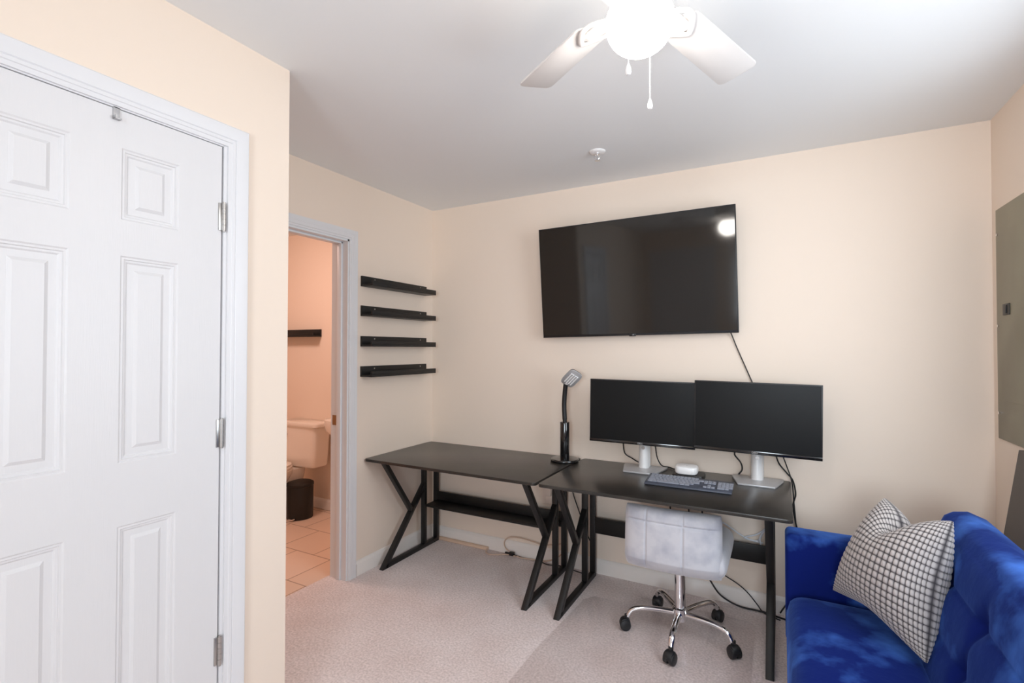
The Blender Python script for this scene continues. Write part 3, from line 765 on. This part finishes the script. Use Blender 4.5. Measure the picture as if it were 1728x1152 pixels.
cable('television_cable', [(2.065, -.05, 1.50), (2.075, -.016, 1.47), (2.10, -.008, 1.40), (2.14, -.008, 1.30), (2.172, -.008, 1.22), (2.24, -.008, 1.05), (2.30, -.012, .88), (2.335, -.012, .78), (2.358, -.012, .70), (2.366, -.012, .60), (2.375, -.012, .48), (2.385, -.012, .30), (2.33, -.03, .06)], .0030, 'cable',
      'thin black cable dropping from the television corner down behind the monitor')
cable('monitor_cable', [(1.50, -.15, .93), (1.475, -.06, .83), (1.478, -.03, .766), (1.52, -.03, .742), (1.555, -.035, .726), (1.60, -.03, .715)], .0035, 'cable', 'short black cable hanging beside the stand of the monitor near the lamp')
cable('monitor_cable', [(1.662, -.12, .93), (1.660, -.04, .83), (1.668, -.025, .76), (1.695, -.03, .718), (1.74, -.035, .713), (1.80, -.10, .713), (1.82, -.16, .716)], .0035, 'cable', 'black cable running from a monitor down to the white router')
cable('monitor_cable', [(2.10, -.15, .93), (2.087, -.05, .84), (2.088, -.03, .815), (2.115, -.03, .780), (2.122, -.03, .745), (2.105, -.03, .716), (2.10, -.012, .70), (2.10, -.010, .60)], .004, 'cable', 'thick black cable curving down between the router and the wide stand base')
cable('monitor_cable', [(2.26, -.14, .93), (2.284, -.04, .84), (2.30, -.012, .79), (2.335, -.010, .745), (2.362, -.012, .71), (2.374, -.012, .64), (2.362, -.012, .58), (2.372, -.012, .50), (2.39, -.012, .38), (2.36, -.03, .15), (2.30, -.04, .02)], .0038, 'cable', 'black cable looping over the end of the desk towards the sofa')
cable('white_cable', [(1.99, -.015, .375), (1.99, -.012, .42), (2.02, -.012, .435), (2.06, -.012, .415), (2.11, -.012, .385), (2.16, -.012, .366), (2.20, -.012, .372), (2.228, -.012, .432), (2.235, -.014, .44), (2.19, -.014, .40), (2.13, -.014, .372), (2.22, -.014, .36)], .0042, 'cablew', 'white cable coiled behind the panel under the monitor desk')
cable('white_cable', [(2.232, -.022, .43), (2.215, -.022, .41), (2.205, -.022, .385), (2.21, -.022, .35), (2.215, -.018, .30)], .0042, 'cablew', 'short white cable bend beside the desk leg under the monitor desk')
cable('power_cable', [(1.84, -.02, .20), (1.90, -.022, .155), (1.945, -.03, .125), (2.0, -.04, .055), (2.06, -.04, .02), (2.12, -.04, .006), (2.18, -.04, .006), (2.24, -.045, .006), (2.36, -.08, .006)], .0045, 'cable', 'thick black cable sagging from under the chair seat to the carpet')
cable('power_cable', [(1.92, -.02, .20), (1.99, -.02, .168), (2.05, -.02, .140), (2.10, -.02, .115), (2.146, -.02, .08), (2.19, -.03, .035), (2.225, -.05, .006), (2.30, -.09, .006)], .003, 'cable', 'thin black cable dropping in front of the baseboard beside the desk leg')
for k, x in enumerate((1.75, 1.853, 1.925)):
    cable('hanging_cable', [(x, -.022, .70), (x+.004, -.020, .62), (x-.012, -.018, .52), (x, -.018, .36)], .004, 'cable', ['black cable hanging under the desk, leftmost of three above the chair back', 'black cable hanging under the desk, middle one of three above the chair back', 'black cable hanging under the desk, rightmost of three above the chair back'][k])

# ------------------------------------------------------------------ ceiling sprinkler
sp = thing('fire_sprinkler', 'small white fire sprinkler head on the ceiling', 'sprinkler', (1.465, -.50, H))
b = BM(); lathe(b, [(.020, -.010), (.034, -.009), (.042, -.003), (.043, 0)], (1.465, -.50, H), 36); obj('escutcheon', b, 'white', sp)
b = BM(); cyl(b, (1.465, -.50, H-.018), (1.465, -.50, H-.008), .012, n=20)
for s_ in (-1, 1): tube(b, [(1.465+s_*.011, -.50, H-.016), (1.465+s_*.014, -.50, H-.030), (1.465+s_*.004, -.50, H-.044)], .0028, 8)
cyl(b, (1.465, -.50, H-.049), (1.465, -.50, H-.046), .015, n=24); cyl(b, (1.465, -.50, H-.044), (1.465, -.50, H-.018), .003, n=10)
obj('sprinkler_head', b, 'chrome', sp)

# ------------------------------------------------------------------ ceiling fan
fc = Vector((2.022, -1.837, 0)); zbld = 2.252
fan = thing('ceiling_fan', 'white five-blade ceiling fan with lit globe', 'ceiling fan', (fc.x, fc.y, H))
def C(x, y, z): return Vector((fc.x+x, fc.y+y, z))
b = BM(); lathe(b, [(.055, H-.07), (.072, H-.05), (.078, H-.005), (.078, H)], (fc.x, fc.y, 0), 40); obj('canopy', b, 'fan', fan)
b = BM(); lathe(b, [(.05, 2.262), (.095, 2.266), (.105, 2.285), (.105, 2.335), (.09, 2.362), (.05, 2.375)], (fc.x, fc.y, 0), 48); obj('motor_housing', b, 'fan', fan)
b = BM(); lathe(b, [(.050, 2.222), (.056, 2.228), (.056, 2.262)], (fc.x, fc.y, 0), 40); obj('fitter', b, 'fan', fan)
b = BM(); pr_ = []
for i in range(25):
    a = -PI/2+(PI/2+.98)*i/24; pr_.append((max(.080*math.cos(a), .0005), .074*math.sin(a)))
lathe(b, pr_, (fc.x, fc.y, 2.172), 56); obj('light_globe', b, 'globe', fan, angle=80)
Rb = {0: .55, 1: .50, 2: .53, 3: .53, 4: .53}
for k in range(5):
    ang = math.radians([71.0, 146.0, 217.0, 289.0, 1.0][k]); RR = Rb[k]
    Rm = Matrix.Translation((fc.x, fc.y, zbld)) @ Matrix.Rotation(ang, 4, 'Z') @ Matrix.Rotation(math.radians(-10), 4, 'X')
    pol = []; r0, w0, w1 = .165, .052, .060
    for (cx_, cy_, a0) in ((RR-.02, -w1+.02, -90), (RR-.02, w1-.02, 0)):
        for q in range(7): a = math.radians(a0+15*q); pol.append((cx_+.02*math.cos(a), cy_+.02*math.sin(a), 0))
    for q in range(9): a = math.radians(90+22.5*q); pol.append((r0+.03+.03*math.cos(a), w0*math.sin(a), 0))
    b = BM(); prism(b, pol, (0, 0, .006), .0012); bmesh.ops.transform(b, matrix=Rm, verts=b.verts); bl = obj('blade', b, 'fan', fan)
    b = BM()
    tube(b, [(.085, 0, .012), (.12, 0, -.004), (.15, 0, -.006), (.20, 0, -.005)], .011, 10, flat=.45)
    for sgn in (1, -1):
        tube(b, [(.115, 0, -.004), (.14, sgn*.035, -.006), (.175, sgn*.040, -.006), (.215, sgn*.018, -.005), (.235, 0, -.005)], .0085, 10, flat=.5)
    box(b, .125, .215, -.022, .022, -.006, -.002, .001)
    bmesh.ops.transform(b, matrix=Rm, verts=b.verts); obj('blade_arm', b, 'fan', bl)
def chain(label, x, y, ztop, zbot):
    b = BM(); n = int((ztop-zbot)/.0042)
    for i in range(n):
        z = zbot+.0042*i; t = BM(); bmesh.ops.create_icosphere(t, subdivisions=1, radius=.0019, matrix=Matrix.Translation((x, y, z))); merge(b, t)
    cyl(b, (x, y, zbot), (x, y, ztop), .0008, n=6)
    c = obj('pull_chain', b, 'chrome' if label else 'white', fan)
    b = BM(); lathe(b, [(.001, -.027), (.0045, -.026), (.0066, -.020), (.006, -.013), (.0035, -.005), (.0015, 0)], (x, y, zbot), 20); obj('pendant', b, 'white', c)
chain(False, 2.021, -1.935, 2.25, 2.026)
chain(False, 2.027, -1.755, 2.25, 2.026)
